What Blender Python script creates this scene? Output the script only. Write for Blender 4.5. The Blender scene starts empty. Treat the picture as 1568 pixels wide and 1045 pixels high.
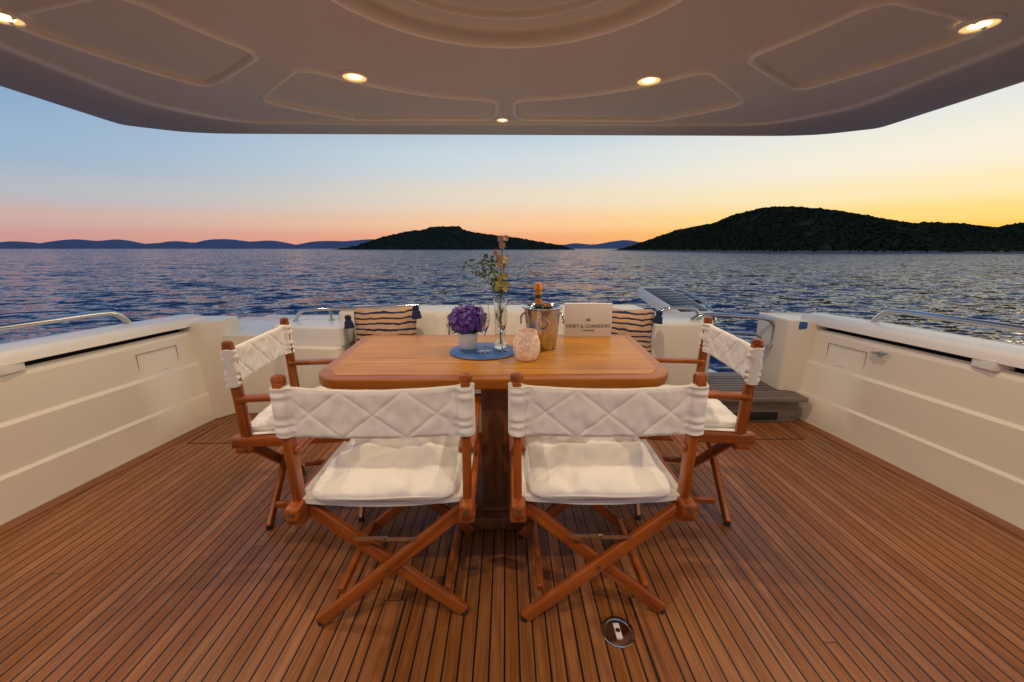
import bpy, bmesh, math, random
from math import sin, cos, pi, radians, sqrt, atan2, exp
from mathutils import Vector, Matrix, noise
random.seed(7)
S = bpy.context.scene
COL = S.collection
S.view_settings.view_transform = 'Standard'
S.view_settings.look = 'None'
S.view_settings.exposure = 0

def lin(r, g, b):
    f = lambda c: (c/255/12.92) if c/255 <= 0.04045 else ((c/255+0.055)/1.055)**2.4
    return (f(r), f(g), f(b), 1)

# ---------------------------------------------------------------- materials
def new_mat(name):
    m = bpy.data.materials.new(name); m.use_nodes = True
    nt = m.node_tree
    return m, nt, nt.nodes['Principled BSDF']
def N(nt, t, **kw):
    n = nt.nodes.new(t)
    for k, v in kw.items(): setattr(n, k, v)
    return n
def L(nt, a, b): nt.links.new(a, b)
def mth(nt, op, a, b=None, c=None):
    n = N(nt, 'ShaderNodeMath', operation=op)
    for i, v in enumerate((a, b, c)):
        if v is None: continue
        if isinstance(v, (int, float)): n.inputs[i].default_value = v
        else: L(nt, v, n.inputs[i])
    return n.outputs[0]
def vmth(nt, op, a, b=None):
    n = N(nt, 'ShaderNodeVectorMath', operation=op)
    for i, v in enumerate((a, b)):
        if v is None: continue
        if isinstance(v, (tuple, list)): n.inputs[i].default_value = v
        else: L(nt, v, n.inputs[i])
    return n.outputs[0]
def mixc(nt, fac, a, b, blend='MIX'):
    n = N(nt, 'ShaderNodeMix', data_type='RGBA', blend_type=blend)
    if isinstance(fac, (int, float)): n.inputs[0].default_value = fac
    else: L(nt, fac, n.inputs[0])
    for i, v in ((6, a), (7, b)):
        if isinstance(v, (tuple, list)): n.inputs[i].default_value = tuple(v[:3])+(1,)
        else: L(nt, v, n.inputs[i])
    return n.outputs[2]
def ramp(nt, fac, stops, interp='LINEAR'):
    n = N(nt, 'ShaderNodeValToRGB'); n.color_ramp.interpolation = interp
    el = n.color_ramp.elements
    while len(el) < len(stops): el.new(0.5)
    for e, (p, c) in zip(el, stops):
        e.position = p; e.color = tuple(c[:3])+(1,)
    L(nt, fac, n.inputs[0]); return n.outputs[0]
def coords(nt, scale=(1, 1, 1), kind='Object', rot=(0, 0, 0)):
    tc = N(nt, 'ShaderNodeTexCoord'); mp = N(nt, 'ShaderNodeMapping')
    mp.inputs['Scale'].default_value = scale; mp.inputs['Rotation'].default_value = rot
    L(nt, tc.outputs[kind], mp.inputs[0]); return mp.outputs[0]
def noi(nt, vec, scale, detail=3, rough=0.55, dist=0, out=0):
    n = N(nt, 'ShaderNodeTexNoise'); n.inputs['Scale'].default_value = scale
    n.inputs['Detail'].default_value = detail; n.inputs['Roughness'].default_value = rough
    n.inputs['Distortion'].default_value = dist
    L(nt, vec, n.inputs['Vector']); return n.outputs[out]
def bump(nt, h, bs, strength=0.3, dist=0.01):
    b = N(nt, 'ShaderNodeBump'); b.inputs['Strength'].default_value = strength
    b.inputs['Distance'].default_value = dist; L(nt, h, b.inputs['Height'])
    if bs is not None: L(nt, b.outputs[0], bs.inputs['Normal'])
    return b.outputs[0]

def simple(name, c, rough=0.4, metal=0.0, var=0.12, vscale=6, bmp=0.0, bscale=60, spec=0.5):
    m, nt, bs = new_mat(name)
    v = coords(nt); n = noi(nt, v, vscale, 3)
    c2 = tuple(x*(1-var) for x in c[:3])
    L(nt, mixc(nt, n, c2, c), bs.inputs['Base Color'])
    bs.inputs['Metallic'].default_value = metal
    if bmp: bump(nt, noi(nt, v, bscale, 2), bs, bmp, 0.004)
    L(nt, mth(nt, 'MULTIPLY_ADD', n, 0.14, max(0.02, rough-0.07)), bs.inputs['Roughness'])
    bs.inputs['Specular IOR Level'].default_value = spec
    return m

def wood(name, dark, light, axis='Z', rough=0.38, spec=0.4, tv=0.3):
    m, nt, bs = new_mat(name)
    sc = {'X': (1.2, 26, 26), 'Y': (26, 1.2, 26), 'Z': (26, 26, 1.2)}[axis]
    v = coords(nt, sc)
    oi = N(nt, 'ShaderNodeObjectInfo')
    cmb = N(nt, 'ShaderNodeCombineXYZ')
    r30 = mth(nt, 'MULTIPLY', oi.outputs['Random'], 30.0)
    for i in range(3): L(nt, r30, cmb.inputs[i])
    vv = vmth(nt, 'ADD', v, cmb.outputs[0])
    n = noi(nt, vv, 1.6, 5, 0.6, 0.8)
    n2 = noi(nt, coords(nt), 5, 2)
    f = mth(nt, 'ADD', mth(nt, 'MULTIPLY', n, 0.75), mth(nt, 'MULTIPLY', n2, 0.25))
    c = ramp(nt, f, [(0.34, dark), (0.60, light)])
    hs = N(nt, 'ShaderNodeHueSaturation'); L(nt, c, hs.inputs['Color'])
    L(nt, mth(nt, 'MULTIPLY_ADD', oi.outputs['Random'], tv, 1.0-tv/2), hs.inputs['Value'])
    L(nt, hs.outputs[0], bs.inputs['Base Color'])
    bs.inputs['Roughness'].default_value = rough; bs.inputs['Specular IOR Level'].default_value = spec
    bump(nt, n, bs, 0.12, 0.002)
    return m

M = {}
M['gel'] = simple('gelcoat_cream', (0.87, 0.80, 0.665), 0.24, var=0.05, vscale=1.5)
M['gelw'] = simple('gelcoat_white', (0.84, 0.82, 0.77), 0.26, var=0.05, vscale=2)
def ceilmat():
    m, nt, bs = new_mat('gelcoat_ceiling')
    at = N(nt, 'ShaderNodeAttribute', attribute_name='ridge_highlight'); at2 = N(nt, 'ShaderNodeAttribute', attribute_name='outer')
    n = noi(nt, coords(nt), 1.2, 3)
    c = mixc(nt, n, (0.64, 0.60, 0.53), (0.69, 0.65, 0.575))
    c = mixc(nt, at2.outputs['Fac'], c, (0.46, 0.455, 0.44))  # outer rim: grey water reflection painted into the base colour
    c = mixc(nt, at.outputs['Fac'], c, (0.93, 0.92, 0.89))  # moulding lips: bright highlight painted on as near-white colour
    L(nt, c, bs.inputs['Base Color']); bs.inputs['Roughness'].default_value = 0.22
    bump(nt, noi(nt, coords(nt), 14, 3), bs, 0.05, 0.01)
    return m
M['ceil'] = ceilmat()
M['slot'] = simple('slot_black', (0.012, 0.011, 0.010), 0.6)
M['caulk'] = simple('hatch_seam', (0.05, 0.035, 0.028), 0.6)
M['seam'] = simple('panel_seam', (0.30, 0.25, 0.19), 0.6)
M['steel'] = simple('stainless_steel', (0.60, 0.59, 0.57), 0.13, 1.0, var=0.08)
M['canvas'] = simple('canvas_white', (0.85, 0.83, 0.79), 0.85, var=0.04, vscale=8, bmp=0.3, bscale=350, spec=0.2)
M['teak'] = wood('varnished_teak', (0.16, 0.034, 0.006), (0.40, 0.105, 0.017), 'Z', 0.30)
M['table'] = wood('table_teak', (0.37, 0.145, 0.016), (0.54, 0.245, 0.032), 'X', 0.34, 0.22, 0.16)
M['tabled'] = wood('table_edge_teak', (0.27, 0.082, 0.009), (0.43, 0.150, 0.018), 'X', 0.32, 0.3)
M['ped'] = wood('pedestal_teak', (0.13, 0.046, 0.016), (0.26, 0.10, 0.034), 'Z', 0.4)
M['step'] = wood('weathered_teak', (0.13, 0.10, 0.08), (0.24, 0.19, 0.15), 'X', 0.5)
M['cushion'] = simple('cushion_cream', (0.80, 0.75, 0.66), 0.8, var=0.06, bmp=0.3, bscale=200, spec=0.2)
M['navy'] = simple('navy_yarn', (0.012, 0.025, 0.09), 0.9, var=0.4, vscale=50)
M['blue'] = simple('blue_tray_paint', (0.035, 0.13, 0.42), 0.45, var=0.15, vscale=20)
M['white'] = simple('white_ceramic', (0.8, 0.79, 0.77), 0.25, var=0.04)
M['paper'] = simple('white_card', (0.80, 0.78, 0.74), 0.5, var=0.03)
M['ink'] = simple('ink', (0.05, 0.045, 0.04), 0.6)
M['foil'] = simple('orange_foil', (0.80, 0.26, 0.02), 0.35, 0.3, var=0.3, vscale=60)
M['bottle'] = simple('bottle_green', (0.01, 0.03, 0.012), 0.08)
M['stem'] = simple('stem_green', (0.10, 0.20, 0.04), 0.6, var=0.5, vscale=40)
M['petal'] = simple('petal_cream_pink', (0.75, 0.50, 0.42), 0.6, var=0.35, vscale=60)
M['petaly'] = simple('petal_yellow', (0.68, 0.60, 0.12), 0.6, var=0.35, vscale=60)
M['black'] = simple('dark_panel', (0.03, 0.032, 0.035), 0.3)
M['bronze'] = simple('brass_tag', (0.35, 0.3, 0.18), 0.35, 0.9, var=0.3, vscale=60)

def hydr():
    m, nt, bs = new_mat('hydrangea_purple')
    n = noi(nt, coords(nt), 45, 3)
    L(nt, ramp(nt, n, [(0.3, (0.08, 0.03, 0.24)), (0.55, (0.18, 0.09, 0.46)), (0.72, (0.36, 0.25, 0.66))]), bs.inputs['Base Color'])
    bs.inputs['Roughness'].default_value = 0.7
    return m
M['hyd'] = hydr()
def glass():
    m, nt, bs = new_mat('clear_glass')
    bs.inputs['Base Color'].default_value = (0.95, 0.97, 0.97, 1)
    bs.inputs['Transmission Weight'].default_value = 1; bs.inputs['Roughness'].default_value = 0.02
    bs.inputs['IOR'].default_value = 1.45
    return m
M['glass'] = glass()
def emis(name, c, s):
    m, nt, bs = new_mat(name)
    bs.inputs['Base Color'].default_value = (0.8, 0.8, 0.8, 1)
    bs.inputs['Emission Color'].default_value = tuple(c)+(1,)
    bs.inputs['Emission Strength'].default_value = s
    m.cycles.emission_sampling = 'NONE'
    return m
M['bulb'] = emis('halogen_bulb', (1.0, 0.74, 0.36), 2.6)
M['glow'] = emis('lamp_reflector', (1.0, 0.50, 0.13), 1.1)
def candle():
    m, nt, bs = new_mat('mosaic_glass')
    vo = N(nt, 'ShaderNodeTexVoronoi'); vo.inputs['Scale'].default_value = 75
    L(nt, coords(nt), vo.inputs['Vector'])
    vd = N(nt, 'ShaderNodeTexVoronoi', feature='DISTANCE_TO_EDGE'); vd.inputs['Scale'].default_value = 75
    L(nt, coords(nt), vd.inputs['Vector'])
    sp = N(nt, 'ShaderNodeSeparateColor'); L(nt, vo.outputs['Color'], sp.inputs[0])
    c = ramp(nt, sp.outputs[0], [(0, (0.62, 0.42, 0.32)), (0.5, (0.76, 0.62, 0.52)), (1, (0.74, 0.72, 0.68))])
    e = mth(nt, 'LESS_THAN', vd.outputs[0], 0.04)
    c = mixc(nt, e, c, (0.5, 0.42, 0.35))
    L(nt, c, bs.inputs['Base Color'])
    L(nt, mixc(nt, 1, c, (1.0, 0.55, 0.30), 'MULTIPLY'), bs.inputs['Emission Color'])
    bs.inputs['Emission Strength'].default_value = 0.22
    bs.inputs['Roughness'].default_value = 0.2
    m.cycles.emission_sampling = 'NONE'
    bump(nt, vd.outputs[0], bs, 0.4, 0.003)
    return m
M['mosaic'] = candle()
def stripes():
    m, nt, bs = new_mat('striped_fabric')
    tc = N(nt, 'ShaderNodeTexCoord'); sp = N(nt, 'ShaderNodeSeparateXYZ'); L(nt, tc.outputs['Object'], sp.inputs[0])
    w = noi(nt, coords(nt), 7, 2)
    z = mth(nt, 'ADD', mth(nt, 'MULTIPLY', sp.outputs[2], 27.0), mth(nt, 'MULTIPLY', w, 1.3))
    fr = mth(nt, 'FRACT', z)
    msk = mth(nt, 'LESS_THAN', fr, 0.34)
    L(nt, mixc(nt, msk, (0.56, 0.36, 0.21), (0.030, 0.035, 0.09)), bs.inputs['Base Color'])
    bs.inputs['Roughness'].default_value = 0.9; bs.inputs['Specular IOR Level'].default_value = 0.1
    bump(nt, noi(nt, coords(nt), 300, 2), bs, 0.3, 0.002)
    return m
M['stripe'] = stripes()

def deck():
    m, nt, bs = new_mat('teak_deck_planks')
    geo = N(nt, 'ShaderNodeNewGeometry'); sp = N(nt, 'ShaderNodeSeparateXYZ'); L(nt, geo.outputs['Position'], sp.inputs[0])
    W = 0.047
    xs = mth(nt, 'DIVIDE', mth(nt, 'ADD', sp.outputs[0], 10.02), W)
    idx = mth(nt, 'FLOOR', xs); fr = mth(nt, 'FRACT', xs)
    d = mth(nt, 'ABSOLUTE', mth(nt, 'SUBTRACT', fr, 0.5))
    caulk = mth(nt, 'GREATER_THAN', d, 0.438)
    wn = N(nt, 'ShaderNodeTexWhiteNoise', noise_dimensions='1D'); L(nt, idx, wn.inputs['W'])
    ys = mth(nt, 'ADD', mth(nt, 'DIVIDE', sp.outputs[1], 9.5), mth(nt, 'MULTIPLY', wn.outputs['Value'], 7.0))
    yi = mth(nt, 'FLOOR', ys); yf = mth(nt, 'FRACT', ys)
    butt = mth(nt, 'LESS_THAN', yf, 0.0003)
    wn2 = N(nt, 'ShaderNodeTexWhiteNoise', noise_dimensions='2D')
    cb = N(nt, 'ShaderNodeCombineXYZ'); L(nt, idx, cb.inputs[0]); L(nt, yi, cb.inputs[1]); L(nt, cb.outputs[0], wn2.inputs['Vector'])
    cb2 = N(nt, 'ShaderNodeCombineXYZ')
    L(nt, mth(nt, 'MULTIPLY', sp.outputs[0], 60.0), cb2.inputs[0]); L(nt, mth(nt, 'MULTIPLY', sp.outputs[1], 2.2), cb2.inputs[1])
    L(nt, mth(nt, 'MULTIPLY', wn2.outputs['Value'], 40.0), cb2.inputs[2])
    g = noi(nt, cb2.outputs[0], 1.5, 5, 0.65, 0.5)
    c = ramp(nt, g, [(0.28, (0.185, 0.064, 0.018)), (0.5, (0.310, 0.118, 0.034)), (0.72, (0.42, 0.175, 0.055))])
    hs = N(nt, 'ShaderNodeHueSaturation'); L(nt, c, hs.inputs['Color'])
    L(nt, mth(nt, 'MULTIPLY_ADD', wn2.outputs['Value'], 0.22, 0.89), hs.inputs['Value'])
    L(nt, mth(nt, 'MULTIPLY_ADD', wn2.outputs['Value'], -0.10, 1.04), hs.inputs['Saturation'])
    # damp / worn patches
    big = noi(nt, coords(nt), 1.1, 5, 0.6)
    c = mixc(nt, 1.0, hs.outputs[0], ramp(nt, big, [(0.35, (0.74, 0.74, 0.77)), (0.62, (1.06, 1.03, 1.0))]), 'MULTIPLY')
    msk = mth(nt, 'MAXIMUM', caulk, butt)
    L(nt, mixc(nt, msk, c, (0.008, 0.007, 0.007)), bs.inputs['Base Color'])
    L(nt, mth(nt, 'MULTIPLY_ADD', big, 0.35, 0.22), bs.inputs['Roughness'])
    bs.inputs['Specular IOR Level'].default_value = 0.42
    h = mth(nt, 'SUBTRACT', mth(nt, 'MULTIPLY', g, 0.25), msk)
    bump(nt, h, bs, 0.5, 0.002)
    return m
M['deck'] = deck()
M['margin'] = wood('margin_teak', (0.17, 0.062, 0.020), (0.34, 0.130, 0.040), 'Y', 0.38)

def water():
    m, nt, bs = new_mat('sea_water')
    def vec(sx, sy, rot, sc, det, amp):
        v = coords(nt, (sx, sy, 1), 'Object', (0, 0, radians(rot)))
        c = noi(nt, v, sc, det, 0.6, 0.3, out=1)
        return vmth(nt, 'MULTIPLY', vmth(nt, 'SUBTRACT', c, (0.5, 0.5, 0.5)), (amp, amp, 0))
    a = vec(0.20, 0.34, 12, 1, 2, 1.10)
    b = vec(0.85, 1.6, -10, 1, 3, 1.9)
    c = vec(4.0, 6.0, 20, 1, 1, 0.6)
    s = vmth(nt, 'ADD', vmth(nt, 'ADD', a, b), vmth(nt, 'ADD', c, (0, -0.13, 1)))
    L(nt, vmth(nt, 'NORMALIZE', s), bs.inputs['Normal'])
    bs.inputs['Base Color'].default_value = (0.007, 0.034, 0.110, 1)
    bs.inputs['Roughness'].default_value = 0.07
    bs.inputs['IOR'].default_value = 1.333
    return m
M['water'] = water()
def hillmat(name, c1, c2, rock, sc, shore_z, amp):
    m, nt, bs = new_mat(name)
    v = coords(nt)
    n = noi(nt, v, sc, 6, 0.7); n2 = noi(nt, v, sc*0.12, 3)
    c = ramp(nt, n, [(0.40, c1), (0.62, c2)])
    rk = ramp(nt, n2, [(0.60, (0, 0, 0)), (0.68, (1, 1, 1))])
    c = mixc(nt, mth(nt, 'MULTIPLY', rk, 0.18), c, rock)
    geo = N(nt, 'ShaderNodeNewGeometry'); sp = N(nt, 'ShaderNodeSeparateXYZ'); L(nt, geo.outputs['Position'], sp.inputs[0])
    sh = mth(nt, 'LESS_THAN', sp.outputs[2], mth(nt, 'MULTIPLY_ADD', n, amp, shore_z))
    rc_ = mixc(nt, noi(nt, v, sc*2, 3), tuple(x*0.3 for x in rock), tuple(x*1.6 for x in rock))
    c = mixc(nt, sh, c, rc_)
    L(nt, c, bs.inputs['Base Color']); bs.inputs['Roughness'].default_value = 1
    bs.inputs['Specular IOR Level'].default_value = 0.0
    bump(nt, n, bs, 1.0, 1.5)
    return m
M['hill'] = hillmat('hill_scrub', (0.007, 0.010, 0.005), (0.055, 0.056, 0.026), (0.26, 0.23, 0.19), 0.5, -3.3, 5.6)
M['isle'] = hillmat('island_scrub', (0.012, 0.018, 0.013), (0.044, 0.046, 0.028), (0.12, 0.11, 0.09), 0.15, -2.4, 3.2)
M['far'] = simple('distant_hills', (0.17, 0.19, 0.29), 1.0, var=0.15, vscale=0.01, spec=0)  # blue-grey distance haze is put into the base colour

# ---------------------------------------------------------------- mesh helpers
def empty(name, loc=(0, 0, 0), rz=0):
    e = bpy.data.objects.new(name, None); COL.objects.link(e)
    e.location = loc; e.rotation_euler = (0, 0, rz); e.empty_display_size = 0.1
    return e
def mobj(name, bm, mat, parent=None, smooth=True, angle=None):
    me = bpy.data.meshes.new(name); bmesh.ops.recalc_face_normals(bm, faces=bm.faces[:])
    bm.to_mesh(me); bm.free()
    if smooth:
        for p in me.polygons: p.use_smooth = True
        if angle is not None: me.set_sharp_from_angle(angle=radians(angle))
    for mm in (mat if isinstance(mat, list) else [mat]): me.materials.append(mm)
    o = bpy.data.objects.new(name, me); COL.objects.link(o)
    if parent: o.parent = parent
    return o
def grid_mesh(name, fn, nu, nv, mat, parent=None, closeu=False, smooth=True, angle=None):
    bm = bmesh.new(); V = []
    for i in range(nu):
        V.append([bm.verts.new(fn(i/(nu if closeu else nu-1), j/(nv-1))) for j in range(nv)])
    for i in range(nu if closeu else nu-1):
        for j in range(nv-1):
            i2 = (i+1) % nu
            try: bm.faces.new((V[i][j], V[i2][j], V[i2][j+1], V[i][j+1]))
            except Exception: pass
    return mobj(name, bm, mat, parent, smooth, angle)
def box(name, c, s, mat, parent=None, bev=0.004, rot=(0, 0, 0), seg=2):
    bm = bmesh.new(); bmesh.ops.create_cube(bm, size=1)
    for v in bm.verts: v.co = Vector((v.co.x*s[0], v.co.y*s[1], v.co.z*s[2]))
    if bev: bmesh.ops.bevel(bm, geom=bm.edges[:], offset=bev, segments=seg, profile=0.6, affect='EDGES')
    o = mobj(name, bm, mat, parent, True, 40); o.location = c; o.rotation_euler = rot
    return o
def orient(o, p1, p2, up=Vector((0, 1, 0))):
    p1 = Vector(p1); p2 = Vector(p2); z = (p2-p1).normalized(); y = up - z*up.dot(z)
    if y.length < 1e-4: y = Vector((1, 0, 0)) - z*z.x
    y.normalize(); x = y.cross(z)
    R = Matrix((x, y, z)).transposed().to_4x4()
    o.matrix_local = Matrix.Translation((p1+p2)/2) @ R
def beam(name, p1, p2, w, t, mat, parent=None, bev=0.006, up=Vector((0, 1, 0))):
    ln = (Vector(p2)-Vector(p1)).length
    o = box(name, (0, 0, 0), (w, t, ln), mat, parent, bev, seg=3); orient(o, p1, p2, up); return o
def rod(name, p1, p2, r, mat, parent=None, seg=20, r2=None):
    ln = (Vector(p2)-Vector(p1)).length; bm = bmesh.new()
    bmesh.ops.create_cone(bm, cap_ends=True, segments=seg, radius1=r, radius2=r if r2 is None else r2, depth=ln)
    bmesh.ops.bevel(bm, geom=[e for e in bm.edges if len(e.link_faces) == 2 and any(len(f.verts) > 4 for f in e.link_faces)], offset=min(r*0.2, 0.004), segments=2, affect='EDGES')
    o = mobj(name, bm, mat, parent, True, 40); orient(o, p1, p2); return o
def lathe(name, prof, mat, parent=None, seg=48, loc=(0, 0, 0), angle=50):
    bm = bmesh.new(); V = []
    for r, z in prof:
        V.append([bm.verts.new((r*cos(2*pi*k/seg), r*sin(2*pi*k/seg), z)) for k in range(seg)] if r > 1e-5 else [bm.verts.new((0, 0, z))])
    for a, b in zip(V[:-1], V[1:]):
        for k in range(seg):
            k2 = (k+1) % seg
            if len(a) == 1 and len(b) == 1: continue
            if len(a) == 1: bm.faces.new((a[0], b[k], b[k2]))
            elif len(b) == 1: bm.faces.new((a[k], a[k2], b[0]))
            else: bm.faces.new((a[k], a[k2], b[k2], b[k]))
    o = mobj(name, bm, mat, parent, True, angle); o.location = loc; return o
def tube(name, pts, r, mat, parent=None, cyclic=False, smoothpts=True, res=8):
    cu = bpy.data.curves.new('c', 'CURVE'); cu.dimensions = '3D'
    sp = cu.splines.new('NURBS' if smoothpts else 'POLY'); sp.points.add(len(pts)-1)
    for p, q in zip(sp.points, pts): p.co = (*q, 1)
    if smoothpts: sp.order_u = 3; sp.use_endpoint_u = True
    sp.use_cyclic_u = cyclic; sp.resolution_u = 8
    cu.bevel_depth = r; cu.bevel_resolution = res//2; cu.use_fill_caps = True
    tmp = bpy.data.objects.new('t', cu); COL.objects.link(tmp)
    bpy.context.view_layer.update()
    me = bpy.data.meshes.new_from_object(tmp.evaluated_get(bpy.context.evaluated_depsgraph_get()))
    bpy.data.objects.remove(tmp)
    me.materials.clear(); me.materials.append(mat)
    for p in me.polygons: p.use_smooth = True
    me.name = name; o = bpy.data.objects.new(name, me); COL.objects.link(o)
    if parent: o.parent = parent
    return o
def prism(name, pts, z0, z1, mat, parent=None, bev=0.0, seg=3):
    bm = bmesh.new(); vs = [bm.verts.new((x, y, z0)) for x, y in pts]
    f = bm.faces.new(vs); r = bmesh.ops.extrude_face_region(bm, geom=[f])
    for v in r['geom']:
        if isinstance(v, bmesh.types.BMVert): v.co.z = z1
    if bev:
        ed = [e for e in bm.edges if abs(e.verts[0].co.z-e.verts[1].co.z) < 1e-6]
        bmesh.ops.bevel(bm, geom=ed, offset=bev, segments=seg, profile=0.6, affect='EDGES')
    return mobj(name, bm, mat, parent, True, 35)
def round_poly(pts, rad, n=8):
    out = []
    m = len(pts)
    for i in range(m):
        p = Vector(pts[i]); a = Vector(pts[i-1]); b = Vector(pts[(i+1) % m])
        r = rad[i] if isinstance(rad, (list, tuple)) else rad
        d1 = (a-p).normalized()*min(r, (a-p).length*0.47); d2 = (b-p).normalized()*min(r, (b-p).length*0.47)
        for k in range(n+1):
            t = k/n; q = (p+d1)*(1-t)**2 + p*2*t*(1-t) + (p+d2)*t**2
            out.append((q.x, q.y))
    return out
def smooth01(x):
    x = max(0, min(1, x)); return x*x*(3-2*x)

# ---------------------------------------------------------------- deck floor
ys_st = [-1.6, 0, 1.0, 1.6, 2.2, 2.6, 2.95]
xs_st = [2.42, 2.42, 2.38, 2.33, 2.26, 2.21, 2.15]
def wall_x(y):
    for a in range(len(ys_st)-1):
        if y <= ys_st[a+1]:
            t = (y-ys_st[a])/(ys_st[a+1]-ys_st[a]); return xs_st[a]*(1-t)+xs_st[a+1]*t
    return xs_st[-1]
prism('teak_deck_floor', [(-2.6, -1.6), (2.6, -1.6), (2.6, 3.9), (-2.6, 3.9)], -0.04, 0.0, M['deck'])
for sgn in (-1, 1):
    pts = [(sgn*(wall_x(y)-0.075), y) for y in [i*0.2-1.6 for i in range(23)]]
    pts2 = [(sgn*(wall_x(y)+0.02), y) for y in [i*0.2-1.6 for i in range(23)]]
    prism('deck_margin_board', pts+pts2[::-1], 0.0, 0.004, M['margin'])
hf = empty('deck_hatch_frame')
for k, x in enumerate((-0.405, 0.485)):
    box('gasket_%d' % (k+1), (x, -0.10, 0.0015), (0.082, 2.60, 0.003), M['slot'], hf, 0)
    box('board_%d' % (k+1), (x, -0.10, 0.003), (0.068, 2.59, 0.004), M['margin'], hf, 0)
hf = empty('deck_hatch_frame')
for k, x in enumerate((-1.72, 1.62)):
    for j, (cx_, cy_, sx_, sy_) in enumerate(((x, 2.42, 0.74, 0.005), (x-0.37, 2.56, 0.005, 0.28), (x+0.37, 2.56, 0.005, 0.28))):
        box('seam_%d%d' % (k+1, j+1), (cx_, cy_, 0.0015+0.0005*j), (sx_, sy_, 0.003), M['caulk'], hf, 0)

# ---------------------------------------------------------------- bulwarks
prof = [(0.0, -0.01), (0.006, 0.03), (0.012, 0.200), (0.030, 0.214), (0.040, 0.430), (0.060, 0.446), (0.070, 0.640), (0.078, 0.668), (0.095, 0.676)]
def bulwark(sgn):
    e = empty('bulwark')
    n = 40
    bm = bmesh.new(); V = []
    for i in range(n+1):
        y = -1.6+i/n*4.52
        V.append([bm.verts.new((sgn*(wall_x(y)+o), y, z)) for o, z in prof])
    for i in range(n):
        for j in range(len(prof)-1): bm.faces.new((V[i][j], V[i+1][j], V[i+1][j+1], V[i][j+1]))
    bmesh.ops.bevel(bm, geom=[ed for ed in bm.edges if abs(ed.verts[0].co.y-ed.verts[1].co.y) > 0.05 and 0.1 < ed.verts[0].co.z < 0.67], offset=0.004, segments=2, affect='EDGES')
    mobj('inner_panel', bm, M['gel'], e, True, 60)
    def capfn(y):
        wi = wall_x(y)+0.055
        w = 0.30 if y < 1.6 else 0.30-0.10*(y-1.6)/1.3
        return wi, wi+w
    bm = bmesh.new(); V = []
    for i in range(n+1):
        y = -1.6+i/n*4.52; wi = wall_x(y)+0.14
        V.append([bm.verts.new((sgn*(wi-0.05), y, 0.674)), bm.verts.new((sgn*wi, y, 0.674)), bm.verts.new((sgn*wi, y, 0.72))])
    for i in range(n):
        for j in range(2): bm.faces.new((V[i][j], V[i+1][j], V[i+1][j+1], V[i][j+1]))
    mobj('slot', bm, M['slot'], e)
    bm = bmesh.new(); V = []
    cp = [(0.004, 0.742), (0.014, 0.760), (0.035, 0.768)]
    for i in range(n+1):
        y = -1.6+i/n*4.52; wi, wo = capfn(y)
        row = [bm.verts.new((sgn*(wi+0.12), y, 0.706)), bm.verts.new((sgn*wi, y, 0.706))]
        row += [bm.verts.new((sgn*(wi+a), y, b)) for a, b in cp]
        row += [bm.verts.new((sgn*(wo-0.10), y, 0.776)), bm.verts.new((sgn*(wo-0.02), y, 0.772)), bm.verts.new((sgn*wo, y, 0.755)),
                bm.verts.new((sgn*(wo+0.03), y, 0.55)), bm.verts.new((sgn*(wo-0.05), y, -0.4)), bm.verts.new((sgn*(wo-0.5), y, -2.0))]
        V.append(row)
    for i in range(n):
        for j in range(len(V[0])-1): bm.faces.new((V[i][j], V[i+1][j], V[i+1][j+1], V[i][j+1]))
    mobj('cap_rail_and_hull', bm, M['gelw'], e, True, 50)
    for yb in (0.55, 1.86):
        wi = wall_x(yb)+0.06
        prism('slot_bridge', round_poly([(sgn*(wi-0.004), yb-0.05), (sgn*(wi-0.004), yb+0.05), (sgn*(wi+0.07), yb+0.08), (sgn*(wi+0.07), yb-0.08)], 0.012, 3), 0.664, 0.716, M['gelw'], e, 0.006)
    yl0, yl1, z0, z1 = 2.42, 2.68, 0.46, 0.60
    for nm, a, b in (('t', (yl0, z1), (yl1, z1)), ('b', (yl0, z0), (yl1, z0)), ('l', (yl0, z0), (yl0, z1)), ('r', (yl1, z0), (yl1, z1))):
        pa = (sgn*(wall_x(a[0])+0.064), a[0], a[1]); pb = (sgn*(wall_x(b[0])+0.064), b[0], b[1])
        rod('locker_seam_'+nm, pa, pb, 0.0018, M['seam'], e, 8)
    return e
bulwark(-1); bulwark(1)

def handrail(sgn):
    e = empty('stainless_handrail')
    pts = []
    for y in (-1.5, 0.0, 1.0, 1.6, 2.0, 2.3, 2.42):
        pts.append((sgn*(wall_x(y)+0.22), y, 0.862))
    pts += [(sgn*(wall_x(2.52)+0.215), 2.51, 0.85), (sgn*(wall_x(2.52)+0.21), 2.56, 0.772)]
    tube('rail', pts, 0.0175, M['steel'], e, res=12)
    for y in (-0.6, 0.7, 1.75):
        p = (sgn*(wall_x(y)+0.22), y, 0.772)
        rod('post', p, (p[0], p[1], 0.855), 0.011, M['steel'], e); rod('post_foot', p, (p[0], p[1], 0.779), 0.028, M['steel'], e)
    y = 2.56; p = (sgn*(wall_x(y)+0.21), y, 0.766); rod('end_foot', p, (p[0], p[1], 0.779), 0.028, M['steel'], e)
handrail(-1); handrail(1)

e = empty('mooring_cleat', (2.29, 2.33, 0.62))
rod('stem', (0.05, 0, 0), (0.0, 0, 0), 0.010, M['steel'], e); tube('horns', [(0.0, -0.05, 0.005), (-0.01, 0, 0), (0.0, 0.05, -0.01)], 0.008, M['steel'], e)
lathe('plate', [(0, 0), (0.02, 0), (0.02, 0.005), (0, 0.005)], M['steel'], e)

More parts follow.
